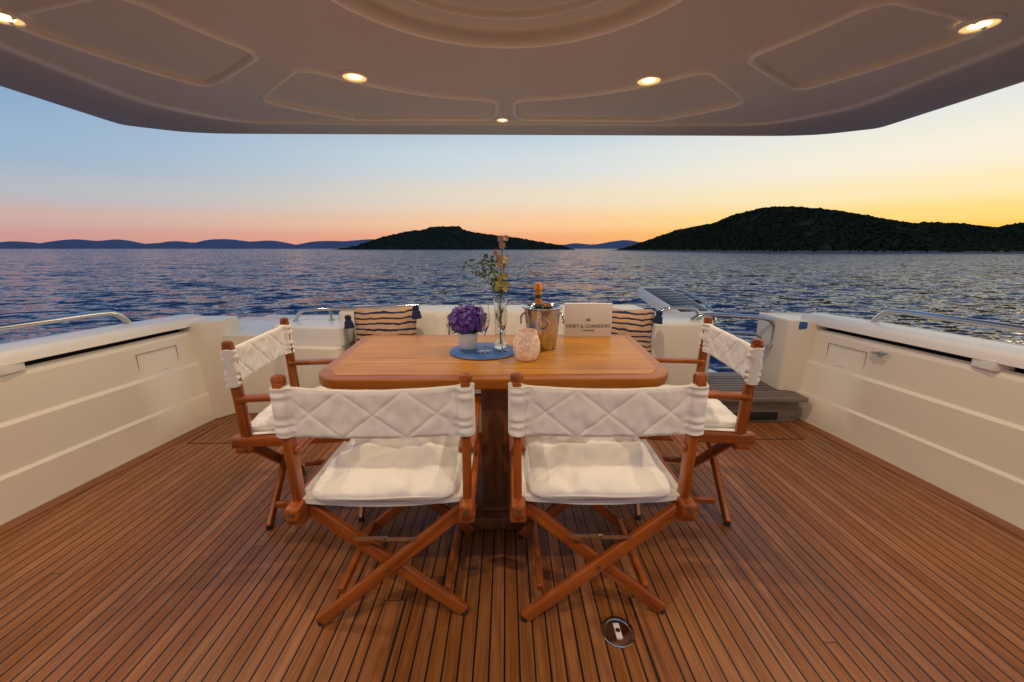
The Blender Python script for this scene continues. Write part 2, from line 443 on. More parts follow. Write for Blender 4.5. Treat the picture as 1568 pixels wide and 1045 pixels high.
# ---------------------------------------------------------------- transom / aft structure
T = empty('transom_coaming')
prism('port_bulkhead', round_poly([(-2.24, 2.90), (-1.22, 2.90), (-1.22, 3.75), (-2.45, 3.75), (-2.45, 2.90)], 0.02, 3), 0.0, 0.62, M['gel'], T, 0.02)
prism('port_corner_post', round_poly([(-2.34, 2.80), (-2.16, 2.80), (-2.08, 2.92), (-2.08, 3.1), (-2.42, 3.1), (-2.42, 2.80)], 0.03, 4), 0.0, 0.735, M['gel'], T, 0.015)
prism('port_counter', round_poly([(-1.72, 2.86), (-1.16, 2.78), (-1.16, 3.3), (-1.72, 3.3)], 0.07, 6), 0.55, 0.70, M['gelw'], T, 0.03)
prism('port_counter_base', round_poly([(-1.66, 2.80), (-1.18, 2.72), (-1.18, 3.2), (-1.66, 3.2)], 0.09, 6), 0.0, 0.56, M['gel'], T, 0.02)
prism('settee_coaming', round_poly([(-1.30, 3.02), (1.12, 3.02), (1.12, 3.42), (-1.30, 3.42)], 0.08, 6), 0.0, 0.775, M['gel'], T, 0.03)
prism('starboard_coaming', round_poly([(0.95, 2.90), (1.52, 2.90), (1.62, 3.02), (1.62, 3.5), (0.95, 3.5)], 0.05, 6), 0.0, 0.70, M['gel'], T, 0.03)
prism('starboard_corner_post', round_poly([(2.06, 2.82), (2.30, 2.78), (2.42, 2.80), (2.42, 3.2), (2.06, 3.2)], 0.03, 4), 0.0, 0.735, M['gel'], T, 0.015)
prism('aft_deck', [(-2.45, 3.42), (1.6, 3.42), (1.6, 4.1), (-2.45, 4.1)], -0.5, 0.58, M['gelw'], T, 0.02)
prism('transom_lower', [(-2.3, 3.9), (2.3, 3.9), (2.2, 4.3), (-2.2, 4.3)], -2.0, -0.04, M['gelw'], T, 0.02)
prism('swim_platform', [(-2.3, 4.25), (2.3, 4.25), (2.1, 5.3), (-2.1, 5.3)], -1.35, -1.25, M['gelw'], T, 0.02)
box('stern_light', (2.16, 2.815, 0.70), (0.07, 0.03, 0.055), M['blue'], T, 0.008)

st = empty('teak_step')
prism('step_body', round_poly([(1.50, 2.70), (2.13, 2.68), (2.13, 3.2), (1.50, 3.2)], 0.02, 3), 0.0, 0.17, M['step'], st, 0.006)
prism('step_tread', round_poly([(1.47, 2.66), (2.17, 2.64), (2.15, 3.22), (1.47, 3.22)], 0.03, 4), 0.17, 0.20, M['step'], st, 0.006)
for k in range(9): box('tread_seam_%d' % (k+1), (1.82, 2.70+k*0.055, 0.2005), (0.62, 0.004, 0.003), M['slot'], st, 0)
box('step_recess', (1.83, 2.684, 0.05), (0.3, 0.02, 0.06), M['slot'], st, 0.01)

g = empty('boarding_gate_rail')
tube('outer', [(1.45, 3.05, 0.70), (1.50, 3.05, 0.745), (1.75, 3.03, 0.735), (2.0, 3.0, 0.725), (2.07, 2.98, 0.68), (2.07, 2.98, 0.53), (2.02, 2.98, 0.48), (1.92, 2.98, 0.48)], 0.016, M['steel'], g)
tube('inner', [(1.50, 3.06, 0.60), (1.80, 3.05, 0.60), (1.96, 3.02, 0.595), (2.0, 3.0, 0.56), (2.0, 3.0, 0.42)], 0.011, M['steel'], g)

g = empty('stern_handrail')
tube('rail', [(-1.62, 3.05, 0.70), (-1.60, 3.05, 0.765), (-1.52, 3.05, 0.79), (-1.3, 3.08, 0.79), (-1.0, 3.15, 0.79), (-0.7, 3.2, 0.80)], 0.014, M['steel'], g)
for p in ((-1.62, 3.05), (-1.36, 3.075)):
    rod('foot', (p[0], p[1], 0.695), (p[0], p[1], 0.71), 0.025, M['steel'], g)
rod('post', (-1.36, 3.075, 0.70), (-1.36, 3.075, 0.79), 0.011, M['steel'], g)
g = empty('stern_handrail')
tube('rail', [(1.22, 3.10, 0.70), (1.22, 3.10, 0.77), (1.30, 3.10, 0.79), (1.46, 3.10, 0.79), (1.52, 3.10, 0.76), (1.53, 3.10, 0.70)], 0.014, M['steel'], g)
for x in (1.22, 1.53): rod('foot', (x, 3.10, 0.695), (x, 3.10, 0.71), 0.025, M['steel'], g)

g = empty('folding_gangway', (1.56, 3.70, 0.74)); g.rotation_euler = (radians(14), 0, radians(14))
box('frame', (0, 0, 0), (0.36, 0.70, 0.10), M['gelw'], g, 0.03, seg=4)
box('panel', (0, -0.01, 0.050), (0.28, 0.60, 0.012), M['black'], g, 0.004)
for k in range(9): box('slat', (0, -0.27+k*0.065, 0.058), (0.25, 0.006, 0.004), M['steel'], g, 0.001)
tube('side_rail', [(0.21, -0.36, -0.05), (0.21, -0.30, 0.07), (0.21, 0.25, 0.07), (0.21, 0.36, 0.0)], 0.012, M['steel'], g)

s = empty('settee')
prism('base', round_poly([(-1.15, 2.50), (1.0, 2.50), (1.0, 3.01), (-1.15, 3.01)], 0.05, 5), 0.0, 0.36, M['gel'], s, 0.01)
def pillow_fn(w, d, h, p=4, wr=0.004, seed=0, flat=0.5):
    def fn(bm):
        n = 40; top = []; bot = []
        for i in range(n+1):
            rt = []; rb = []
            for j in range(n+1):
                u = -1+2*i/n; v = -1+2*j/n
                u = math.copysign(1-(1-abs(u))**1.5, u); v = math.copysign(1-(1-abs(v))**1.5, v)
                x, y = u*w/2, v*d/2
                k = (abs(u)**10+abs(v)**10)**(1/10) if (u or v) else 1
                m_ = max(abs(u), abs(v))
                if k > 1e-6: x *= m_/k; y *= m_/k
                t = ((1-abs(u)**p)*(1-abs(v)**p))
                t = max(t, 0)**flat
                wz = wr*noise.noise(Vector((x*9+seed, y*9, seed)))*2 + wr*noise.noise(Vector((x*25+seed, y*14, seed)))
                ang = atan2(y, x); ed = smooth01((m_-0.55)/0.4)
                wz += wr*0.5*ed*noise.noise(Vector((ang*9+seed, m_*2, seed*2)))
                rt.append(bm.verts.new((x, y, h/2*t+wz*t)))
                rb.append(bm.verts.new((x, y, -h/2*t)) if 0 < i < n and 0 < j < n else rt[-1])
            top.append(rt); bot.append(rb)
        for i in range(n):
            for j in range(n):
                bm.faces.new((top[i][j], top[i+1][j], top[i+1][j+1], top[i][j+1]))
                f = (bot[i][j], bot[i][j+1], bot[i+1][j+1], bot[i+1][j])
                try: bm.faces.new(f)
                except Exception: pass
    return fn
def pillow(name, w, d, h, mat, parent, loc, rot=(0, 0, 0), p=4, wr=0.004, seed=0, flat=0.5):
    bm = bmesh.new(); pillow_fn(w, d, h, p, wr, seed, flat)(bm)
    o = mobj(name, bm, mat, parent); o.location = loc; o.rotation_euler = rot; return o
for k in range(3):
    pillow('seat_cushion', 0.71, 0.50, 0.11, M['cushion'], s, (-0.79+k*0.715, 2.74, 0.405), p=10, seed=k)
    pillow('back_cushion', 0.71, 0.36, 0.10, M['cushion'], s, (-0.79+k*0.715, 2.97, 0.615), (radians(80), 0, 0), p=10, seed=k+5)

def throw(loc, rz, tassels, seed, roll=0):
    e = empty('striped_throw_pillow', loc, rz)
    e.rotation_euler = (0, roll, rz)
    o = pillow('cover', 0.46, 0.40, 0.15, M['stripe'], e, (0, 0, 0), (0, 0, 0), p=2.2, wr=0.010, seed=seed)
    for v in o.data.vertices:
        a, b_ = abs(v.co.x)/0.23, abs(v.co.y)/0.20
        v.co.x *= 1+0.08*(a*b_)**2-0.05*(1-b_)*a; v.co.y *= 1+0.08*(a*b_)**2-0.06*(1-a)*b_
    o.data.transform(Matrix.Rotation(radians(78), 4, 'X'))
    for i, (tx, tz) in enumerate(tassels):
        lathe('tassel_%d' % (i+1), [(0, 0.036), (0.018, 0.031), (0.024, 0.013), (0.018, 0.002), (0.028, -0.015), (0.034, -0.058), (0, -0.058)], M['navy'], e, 20, (tx, -0.03, tz))
throw((-0.86, 2.80, 0.635), radians(-6), [(-0.250, 0.13), (0.250, 0.18)], 3, radians(-3))
throw((0.84, 2.80, 0.63), radians(6), [(-0.24, 0.12), (0.235, 0.17)], 9, radians(5))

# ---------------------------------------------------------------- table
tb = empty('dining_table')
cx = -0.05
out = [(cx-0.66, 1.505), (cx+0.66, 1.505), (cx+0.745, 1.60), (cx+0.80, 2.36), (cx-0.80, 2.36), (cx-0.745, 1.60)]
prism('rim', round_poly(out, [0.09, 0.09, 0.06, 0.08, 0.08, 0.06], 6), 0.694, 0.738, M['tabled'], tb, 0.012, 3)
y0 = 1.565; nst = 9; dy = (2.30-y0)/nst
def hw(y):
    if y < 1.64: return 0.645+(y-1.565)/0.075*0.055
    return 0.70+(y-1.64)/0.66*0.045
for k in range(nst):
    a = y0+k*dy+0.0006; b = y0+(k+1)*dy-0.0006
    ring = [(cx-hw(a), a), (cx+hw(a), a)]
    if a < 1.64 < b: ring.append((cx+hw(1.64), 1.64))
    ring += [(cx+hw(b), b), (cx-hw(b), b)]
    if a < 1.64 < b: ring.append((cx-hw(1.64), 1.64))
    prism('top_plank_%d' % (k+1), ring, 0.70, 0.7395, M['table'], tb, 0.0)
prism('apron', round_poly([(cx-0.5, 1.68), (cx+0.5, 1.68), (cx+0.5, 2.22), (cx-0.5, 2.22)], 0.05, 4), 0.655, 0.692, M['ped'], tb, 0.004)
box('pedestal', (cx, 1.86, 0.36), (0.13, 0.36, 0.62), M['ped'], tb, 0.012)
box('foot', (cx, 1.84, 0.035), (0.34, 0.56, 0.06), M['ped'], tb, 0.012)
box('foot_plate', (cx, 1.84, 0.075), (0.22, 0.46, 0.02), M['ped'], tb, 0.008)

ZT = 0.7395
e = empty('blue_tray', (-0.115, 1.94, ZT))
lathe('disc', [(0, 0.001), (0.165, 0.001), (0.169, 0.005), (0.165, 0.009), (0, 0.009)], M['blue'], e, 64)
ZR = ZT+0.0095
e = empty('potted_hydrangea', (-0.195, 1.98, ZR))
lathe('pot', [(0, 0), (0.040, 0), (0.043, 0.004), (0.054, 0.080), (0.052, 0.083), (0.048, 0.080), (0.044, 0.06), (0, 0.055)], M['white'], e)
rod('stalk', (0, 0, 0.05), (0, 0, 0.12), 0.008, M['stem'], e)
bm = bmesh.new()
for i in range(520):
    ph = math.acos(1-1.65*random.random()); th = random.random()*2*pi
    n_ = Vector((sin(ph)*cos(th), sin(ph)*sin(th), cos(ph)))
    lump = 1+0.22*noise.noise(n_*3.5)
    c = Vector((n_.x*0.090, n_.y*0.084, n_.z*0.068))*lump*random.uniform(0.86, 1.08)+Vector((0, 0, 0.142))
    a0 = random.random()*pi
    sz = random.uniform(0.010, 0.014)
    nn = (n_+Vector((random.uniform(-.5, .5), random.uniform(-.5, .5), random.uniform(-.5, .5)))).normalized()
    t1 = nn.orthogonal().normalized(); t2 = nn.cross(t1)
    for k in range(4):
        a = a0+k*pi/2; d = (t1*cos(a)+t2*sin(a)); q = (t1*-sin(a)+t2*cos(a))
        bm.faces.new([bm.verts.new(c), bm.verts.new(c+d*sz*0.6+q*sz*0.5+nn*0.002), bm.verts.new(c+d*sz*1.1+nn*0.004), bm.verts.new(c+d*sz*0.6-q*sz*0.5+nn*0.002)])
mobj('blossoms', bm, M['hyd'], e, False)
lathe('blossom_core', [(0, -0.04), (0.06, -0.035), (0.074, 0.0), (0.056, 0.035), (0, 0.050)], M['hyd'], e, 24, (0, 0, 0.142))
bm = bmesh.new()
for k in range(9):
    a = k*2*pi/9+0.3; d = Vector((cos(a), sin(a), 0)); q = Vector((-sin(a), cos(a), 0)); c = Vector((0, 0, 0.09))
    bm.faces.new([bm.verts.new(c+d*0.02), bm.verts.new(c+d*0.055+q*0.022+Vector((0, 0, .01))), bm.verts.new(c+d*0.09+Vector((0, 0, -.004))), bm.verts.new(c+d*0.055-q*0.022+Vector((0, 0, .01)))])
mobj('leaves', bm, M['stem'], e, False)

def flute(x, y):
    e = empty('champagne_flute', (x, y, ZR))
    lathe('glass', [(0, 0.0), (0.032, 0.0), (0.032, 0.002), (0.006, 0.006), (0.0035, 0.012), (0.0035, 0.09), (0.008, 0.10), (0.022, 0.13), (0.026, 0.17), (0.022, 0.235), (0.0208, 0.235), (0.0246, 0.17), (0.020, 0.132), (0.005, 0.106), (0, 0.104)], M['glass'], e, 32)
flute(-0.105, 1.90); flute(-0.02, 1.92)
e = empty('flower_vase', (-0.03, 1.99, ZR))
lathe('glass', [(0, 0), (0.030, 0), (0.033, 0.004), (0.026, 0.06), (0.029, 0.16), (0.034, 0.25), (0.032, 0.25), (0.026, 0.16), (0.023, 0.06), (0.026, 0.02), (0, 0.018)], M['glass'], e, 40)
random.seed(11)
def leaf(bm, c, d, ln, w):
    d = d.normalized(); q = d.cross(Vector((0.3, 0.8, 0.4))).normalized()
    bm.faces.new([bm.verts.new(c), bm.verts.new(c+d*ln*0.5+q*w), bm.verts.new(c+d*ln), bm.verts.new(c+d*ln*0.5-q*w)])
stems = [[(0, 0, 0.02), (0.005, 0, 0.2), (0.0, 0, 0.34), (0.015, 0, 0.53)], [(0.005, 0.005, 0.02), (-0.005, 0, 0.2), (-0.03, 0, 0.32), (-0.10, 0, 0.43)],
         [(0, 0, 0.02), (0, 0, 0.22), (-0.05, 0.02, 0.34), (-0.16, 0.02, 0.42)], [(0, 0, 0.02), (0.0, 0, 0.25), (-0.02, -0.01, 0.36), (-0.06, -0.02, 0.46)], [(0, 0, .02), (0.0, 0, .22), (0.015, 0, .33), (0.02, 0, .42)]]
for i, p in enumerate(stems): tube('stem_%d' % (i+1), p, 0.0028 if i == 0 else 0.0018, M['stem'], e, res=4)
bm = bmesh.new()
for p in stems[1:4]:
    a = Vector(p[2]); b = Vector(p[3])
    for k in range(44):
        t = random.uniform(-0.5, 1.08); c = a.lerp(b, t)+Vector((random.gauss(0, .010), random.gauss(0, .01), random.gauss(0, .010)))
        leaf(bm, c, Vector((random.uniform(-1, 1), random.uniform(-1, 1), random.uniform(-.4, 1))), random.uniform(.014, .034), random.uniform(.003, .007))
for k in range(16): leaf(bm, Vector((random.gauss(0, .008), random.gauss(0, .008), random.uniform(.05, .3))), Vector((random.uniform(-.5, .5), random.uniform(-.5, .5), 1)), 0.06, 0.006)
mobj('leaves', bm, M['stem'], e, False)
for nm, mt, zs in (('blooms_pink', M['petal'], (0.42, 0.45, 0.48, 0.51, 0.54)), ('blooms_yellow', M['petaly'], (0.30, 0.325, 0.35, 0.37, 0.445))):
    bm = bmesh.new()
    for z in zs:
        for s_ in range(3):
            c = Vector((random.uniform(-.020, .036), random.uniform(-.015, .01), z+random.uniform(-.01, .01)))
            fa = Vector((random.uniform(-.7, .7), -1, random.uniform(-.3, .5))).normalized(); t1 = fa.orthogonal().normalized(); t2 = fa.cross(t1)
            for k in range(6):
                a = k*pi/3; d = t1*cos(a)+t2*sin(a)+fa*0.25; q = -t1*sin(a)+t2*cos(a); sz = random.uniform(.014, .02)
                bm.faces.new([bm.verts.new(c), bm.verts.new(c+d*sz*.6+q*sz*.35), bm.verts.new(c+d*sz), bm.verts.new(c+d*sz*.6-q*sz*.35)])
    mobj(nm, bm, mt, e, False)

e = empty('mosaic_candle_holder', (0.095, 1.80, ZT))
lathe('jar', [(0, 0), (0.040, 0), (0.052, 0.008), (0.064, 0.045), (0.062, 0.085), (0.050, 0.122), (0.047, 0.138), (0.044, 0.138), (0.047, 0.12), (0.058, 0.085), (0.060, 0.045), (0.045, 0.014), (0, 0.012)], M['mosaic'], e)
lathe('candle', [(0, 0.013), (0.034, 0.013), (0.034, 0.06), (0, 0.058)], M['white'], e)

e = empty('champagne_bucket', (0.185, 2.02, ZT))
lathe('bucket', [(0, 0), (0.070, 0), (0.074, 0.006), (0.083, 0.10), (0.094, 0.205), (0.101, 0.208), (0.103, 0.214), (0.100, 0.219), (0.094, 0.216), (0.090, 0.20), (0.080, 0.10), (0.070, 0.01), (0, 0.01)], M['steel'], e, 64)
for sx in (-1, 1):
    tube('ring_handle', [(sx*0.092+0.0, -0.0, 0.185), (sx*0.108, -0.025, 0.172), (sx*0.110, -0.028, 0.14), (sx*0.108, 0, 0.125), (sx*0.110, 0.028, 0.14), (sx*0.108, 0.025, 0.172)], 0.004, M['steel'], e, cyclic=True)
tube('front_ring', [(0, -0.092, 0.175), (-0.025, -0.098, 0.16), (-0.026, -0.098, 0.125), (0, -0.096, 0.11), (0.026, -0.098, 0.125), (0.025, -0.098, 0.16)], 0.004, M['steel'], e, cyclic=True)
b = empty('champagne_bottle', (0.175, 2.03, ZT+0.012)); b.rotation_euler = (radians(-4), radians(-2), 0)
lathe('glass_body', [(0, 0), (0.040, 0), (0.043, 0.01), (0.043, 0.13), (0.030, 0.18), (0.016, 0.215), (0.0145, 0.24), (0, 0.24)], M['bottle'], b, 32)
lathe('foil', [(0.0185, 0.215), (0.0175, 0.27), (0.0170, 0.285), (0.0205, 0.287), (0.0205, 0.297), (0.0185, 0.300), (0.0195, 0.315), (0.014, 0.322), (0, 0.323)], M['foil'], b, 32)
lathe('neck_label', [(0.0185, 0.244), (0.0183, 0.262)], M['ink'], b, 32)

e = empty('champagne_card_sign', (0.475, 2.28, ZT+0.001), 0)
box('card', (0, 0, 0.098), (0.275, 0.030, 0.196), M['paper'], e, 0.003, rot=(0, 0, 0))
def text(body, size, loc, parent):
    cu = bpy.data.curves.new('txt', 'FONT'); cu.body = body; cu.size = size; cu.align_x = 'CENTER'; cu.extrude = 0.0004
    tmp = bpy.data.objects.new('t', cu); COL.objects.link(tmp); bpy.context.view_layer.update()
    me = bpy.data.meshes.new_from_object(tmp.evaluated_get(bpy.context.evaluated_depsgraph_get())); bpy.data.objects.remove(tmp)
    me.materials.clear(); me.materials.append(M['ink'])
    o = bpy.data.objects.new('lettering', me); COL.objects.link(o); o.parent = parent; o.location = loc; o.rotation_euler = (radians(90), 0, 0)
text('MOET & CHANDON', 0.028, (0, -0.0162, 0.055), e); text('CHAMPAGNE', 0.012, (0, -0.0162, 0.035), e)
box('crest', (0, -0.0160, 0.100), (0.022, 0.002, 0.012), M['bronze'], e, 0.0005)
for k in (-1, 0, 1): lathe('crest_point', [(0, 0), (0.003, 0), (0, 0.009)], M['bronze'], e, 8, (k*0.008, -0.0165, 0.106))

# ---------------------------------------------------------------- director chairs
def director_chair(loc, rz, seed):
    c = empty('director_chair', loc, rz); tk = M['teak']; HW = 0.265
    for i, sx in enumerate((-1, 1)):
        tag = '_%d' % (i+1)
        beam('back_post'+tag, (sx*HW, -0.205, 0.44), (sx*(HW+0.006), -0.222, 0.868), 0.026, 0.040, tk, c)
        lathe('post_cap'+tag, [(0, -0.01), (0.019, -0.008), (0.021, 0.004), (0.017, 0.014), (0, 0.019)], tk, c, 20, (sx*(HW+0.006), -0.222, 0.872))
        beam('seat_rail'+tag, (sx*HW, -0.265, 0.452), (sx*HW, 0.25, 0.452), 0.046, 0.048, tk, c, 0.012, Vector((0, 0, 1)))
        beam('arm_post'+tag, (sx*HW, 0.185, 0.47), (sx*HW, 0.185, 0.635), 0.026, 0.040, tk, c)
        beam('armrest'+tag, (sx*(HW+0.002), -0.222, 0.642), (sx*(HW+0.002), 0.245, 0.642), 0.050, 0.022, tk, c, 0.008, Vector((0, 0, 1)))
        box('bracket'+tag, (sx*HW, -0.215, 0.420), (0.052, 0.07, 0.030), tk, c, 0.008)
        rod('bolt'+tag, (sx*HW, -0.255, 0.455), (sx*HW, -0.269, 0.455), 0.008, M['bronze'], c, 12)
        beam('low_stretcher'+tag, (sx*0.185, -0.175, 0.085), (sx*0.185, 0.175, 0.085), 0.022, 0.028, tk, c, 0.006, Vector((0, 0, 1)))
    for j, y in enumerate((-0.205, 0.195)):
        dy_ = 0.014
        for k, sx in enumerate((-1, 1)):
            beam('leg_%d%d' % (j+1, k+1), (sx*0.242, y+sx*dy_, 0.012), (-sx*0.25, y+sx*dy_, 0.435), 0.042, 0.024, tk, c, 0.006)
            rod('glide_%d%d' % (j+1, k+1), (sx*0.240, y+sx*dy_, 0.0), (sx*0.240, y+sx*dy_, 0.018), 0.014, M['black'], c, 12)
        rod('pivot_%d' % (j+1), (0, y-0.030, 0.220), (0, y+0.030, 0.220), 0.007, M['bronze'], c, 12)
        box('strut_a_%d' % (j+1), (-0.045, y+0.012-0.035, 0.340), (0.11, 0.003, 0.014), M['steel'], c, 0.001)
        box('strut_b_%d' % (j+1), (0.045, y+0.012-0.039, 0.338), (0.11, 0.003, 0.014), M['steel'], c, 0.001)
        rod('strut_rivet_%d' % (j+1), (0, y-0.022, 0.339), (0, y-0.032, 0.339), 0.006, M['bronze'], c, 10)
    z0, z1 = 0.700, 0.853; XW = 0.296
    def band(u, v):
        a = u*2
        side = 1 if a < 1 else -1
        t = a if a < 1 else a-1
        x = (-1+2*t)*XW*side
        px = min(1, abs(x)/XW)
        dpost = abs(abs(x)-(HW+0.006))
        th = 0.006+0.020*math.sqrt(max(0, 1-(dpost/0.026)**2)) if dpost < 0.026 else 0.006
        if abs(x) > XW-0.002: th = 0.003
        z = z0+(z1-z0)*v
        z -= 0.010*(1-px**2)*(0.3+0.7*v)
        P_ = 0.186
        q1 = abs(sin(pi*(x/P_+v-0.5))); q2 = abs(sin(pi*(x/P_-v+0.5)))
        quilt = 0.0050*(1-exp(-min(q1, q2)/0.13))*smooth01((HW-0.03-abs(x))/0.03)*smooth01(min(v, 1-v)/0.06)
        gath = 0.0025*sin(z*170+seed+3*x*side+2*sin(z*60))*smooth01((abs(x)-0.222)/0.03)*(1 if abs(x) < XW-.004 else 0)
        wr = 0.004*noise.noise(Vector((x*14+seed, z*20, side*3.)))+0.003*noise.noise(Vector((x*40+seed, z*25, side*3.)))
        yb = -0.218-0.022*(1-px**2)
        return (x, yb - side*(th+quilt+wr+gath), z)
    grid_mesh('back_canvas', band, 360, 44, M['canvas'], c, closeu=True)
    for nm, v in (('hem_top', 1), ('hem_bottom', 0)):
        bm = bmesh.new(); rows = []
        n = 110
        for k in range(n+1):
            t = k/n; p = Vector(band(t/2, v)); q = Vector(band(0.5+(1-t)/2*0.99999, v)) if t > 0 else Vector(band(0.99999, v))
            mid = (p+q)/2+Vector((0, 0, 0.004 if v else -0.004)); rows.append((bm.verts.new(p), bm.verts.new(mid), bm.verts.new(q)))
        for k in range(n):
            for m_ in range(2): bm.faces.new((rows[k][m_], rows[k+1][m_], rows[k+1][m_+1], rows[k][m_+1]))
        mobj(nm, bm, M['canvas'], c)
    def sling(u, v):
        x = (-1+2*u)*0.268; y = -0.215+0.43*v
        return (x, y, 0.480-0.018*(1-(x/0.268)**2) + 0.002*noise.noise(Vector((x*10, y*10, seed))))
    grid_mesh('seat_canvas', sling, 30, 20, M['canvas'], c)
    def slinge(u, v):
        p = sling(u, 0); return (p[0], p[1]-0.001, p[2]-0.016*v)
    grid_mesh('seat_canvas_edge', slinge, 30, 4, M['canvas'], c)
    pillow('seat_cushion', 0.465, 0.465, 0.056, M['canvas'], c, (0, -0.005, 0.490), p=7, wr=0.015, seed=seed, flat=0.4)
    pts = []
    for k in range(48):
        a = 2*pi*k/48; ca, sa = cos(a), sin(a); kk = (abs(ca)**8+abs(sa)**8)**(-1/8)
        pts.append((ca*kk*0.231, -0.005+sa*kk*0.231, 0.490+0.002*sin(a*5+seed)))
    tube('cushion_piping', pts, 0.004, M['canvas'], c, cyclic=True, res=6)
    return c
director_chair((-0.393, 1.335, 0), radians(0.5), 1.0)
director_chair((0.303, 1.335, 0), radians(-0.5), 5.0)
director_chair((-0.92, 1.85, 0), radians(-83), 9.0)
director_chair((0.83, 1.85, 0), radians(83), 14.0)

e = empty('deck_hatch_latch', (0.368, 1.067, 0.0))
lathe('ring', [(0, 0.001), (0.052, 0.001), (0.056, 0.003), (0.054, 0.006), (0.044, 0.006), (0.042, 0.003), (0, 0.003)], M['steel'], e, 48)
box('handle', (0, 0, 0.005), (0.020, 0.055, 0.004), M['gelw'], e, 0.002)
rod('key', (0, 0, 0.004), (0, 0, 0.010), 0.008, M['steel'], e)
for k in range(4):
    a = pi/4+k*pi/2; rod('screw_%d' % (k+1), (0.048*cos(a), 0.048*sin(a), 0.005), (0.048*cos(a), 0.048*sin(a), 0.0075), 0.004, M['black'], e, 10)

# ---------------------------------------------------------------- overhead hardtop
CY = 1.16; ZC = 2.05
inner = round_poly([(-2.0, -1.7), (-2.0, 2.50), (-1.72, 2.86), (1.72, 2.86), (2.0, 2.50), (2.0, -1.7)], [0.05, 0.16, 0.2, 0.2, 0.16, 0.05], 8)
outer = round_poly([(-2.42, -1.75), (-2.42, 2.78), (-2.16, 2.93), (-1.95, 2.96), (1.95, 2.96), (2.16, 2.93), (2.42, 2.78), (2.42, -1.75)], [0.05, 0.05, 0.1, 0.1, 0.1, 0.1, 0.05, 0.05], 8)
def ray_r(poly, az):
    dx, dy_ = sin(az), cos(az); best = 99
    for i in range(len(poly)):
        x1, y1 = poly[i-1]; x2, y2 = poly[i]; y1 -= CY; y2 -= CY
        ex, ey = x2-x1, y2-y1; den = dx*ey-dy_*ex
        if abs(den) < 1e-9: continue
        t = (x1*ey-y1*ex)/den; s_ = (x1*dy_-y1*dx)/den
        if t > 0 and -1e-6 <= s_ <= 1+1e-6: best = min(best, t)
    return best
H = empty('hardtop_ceiling')
NA = 1440
rabs = [0.0, 0.2, 0.4, 0.48]+[0.50+0.004*i for i in range(15)]+[0.59]+[0.610+0.005*i for i in range(24)]+[0.80, 0.95, 1.1, 1.2, 1.25]+[1.265+0.004*i for i in range(18)]+[1.36]
fr_ = [0.2, 0.4, 0.6, 0.8, 1.0]
panels = [(2.2, 46), (53, 74), (80, 120), (126, 177)]
bm = bmesh.new(); rows = []
lr = bm.verts.layers.float.new('ridge_highlight'); lo_ = bm.verts.layers.float.new('outer')  # masks for the painted lip highlights and the painted rim reflection
for ia in range(NA):
    az = -pi+2*pi*ia/NA; azd = abs(math.degrees(az))
    Ri = ray_r(inner, az); Ro = ray_r(outer, az); rb = min(1.90, Ri-0.07)
    rs = list(rabs)
    a0 = 1.36; b0 = rb-0.045
    rs += [a0+(b0-a0)*f for f in fr_]+[rb-0.045+0.004*k for k in range(1, 21)]
    rs.append(max(rs[-1]+0.004, Ri-0.012))
    row = []
    for r in rs:
        z = ZC
        z += 0.022*smooth01((0.655-r)/0.03)
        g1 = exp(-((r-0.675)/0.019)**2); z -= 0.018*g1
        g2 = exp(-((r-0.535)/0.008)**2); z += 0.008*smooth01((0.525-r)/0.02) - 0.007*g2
        dbest = -1
        for p0, p1 in panels:
            d = [r-1.295, rb-r, radians(azd-p0)*r, radians(p1-azd)*r]
            m_ = min(d); ds = sorted(d)[:2]; rr = 0.09
            if ds[0] > -0.03 and ds[0] < rr and ds[1] < rr: m_ = rr-sqrt((rr-ds[0])**2+(rr-ds[1])**2)
            dbest = max(dbest, m_)
        z += 0.010*smooth01((dbest-0.004)/0.012)
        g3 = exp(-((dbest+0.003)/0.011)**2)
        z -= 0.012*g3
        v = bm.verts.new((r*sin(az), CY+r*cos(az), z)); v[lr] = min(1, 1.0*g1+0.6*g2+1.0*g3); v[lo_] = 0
        row.append(v)
    base = Vector((sin(az), cos(az)))
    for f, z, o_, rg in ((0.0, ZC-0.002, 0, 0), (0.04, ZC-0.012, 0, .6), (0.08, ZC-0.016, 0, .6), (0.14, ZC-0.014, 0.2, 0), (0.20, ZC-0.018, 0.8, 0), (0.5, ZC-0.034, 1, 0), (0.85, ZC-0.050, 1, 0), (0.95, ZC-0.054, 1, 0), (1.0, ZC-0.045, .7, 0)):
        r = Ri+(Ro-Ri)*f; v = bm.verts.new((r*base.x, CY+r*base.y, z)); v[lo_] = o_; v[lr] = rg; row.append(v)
    for dr, z in ((0.02, ZC+0.0), (0.05, ZC+0.12), (0.0, ZC+0.30), (-0.3, ZC+0.36)):
        r = Ro+dr; v = bm.verts.new((r*base.x, CY+r*base.y, z)); v[lo_] = 0; v[lr] = 0.5; row.append(v)
    rows.append(row)
nr = len(rows[0])
for i in range(NA):
    A = rows[i]; B = rows[(i+1) % NA]
    for j in range(1, nr-1): bm.faces.new((A[j], B[j], B[j+1], A[j+1]))
c0 = bm.verts.new((0, CY, ZC+0.030))
for i in range(NA):
    bm.faces.new((c0, rows[i][1], rows[(i+1) % NA][1]))
bm.faces.new([rows[i][-1] for i in range(NA)])
bmesh.ops.delete(bm, geom=[r[0] for r in rows], context='VERTS')
mobj('shell', bm, M['ceil'], H, True, 70)

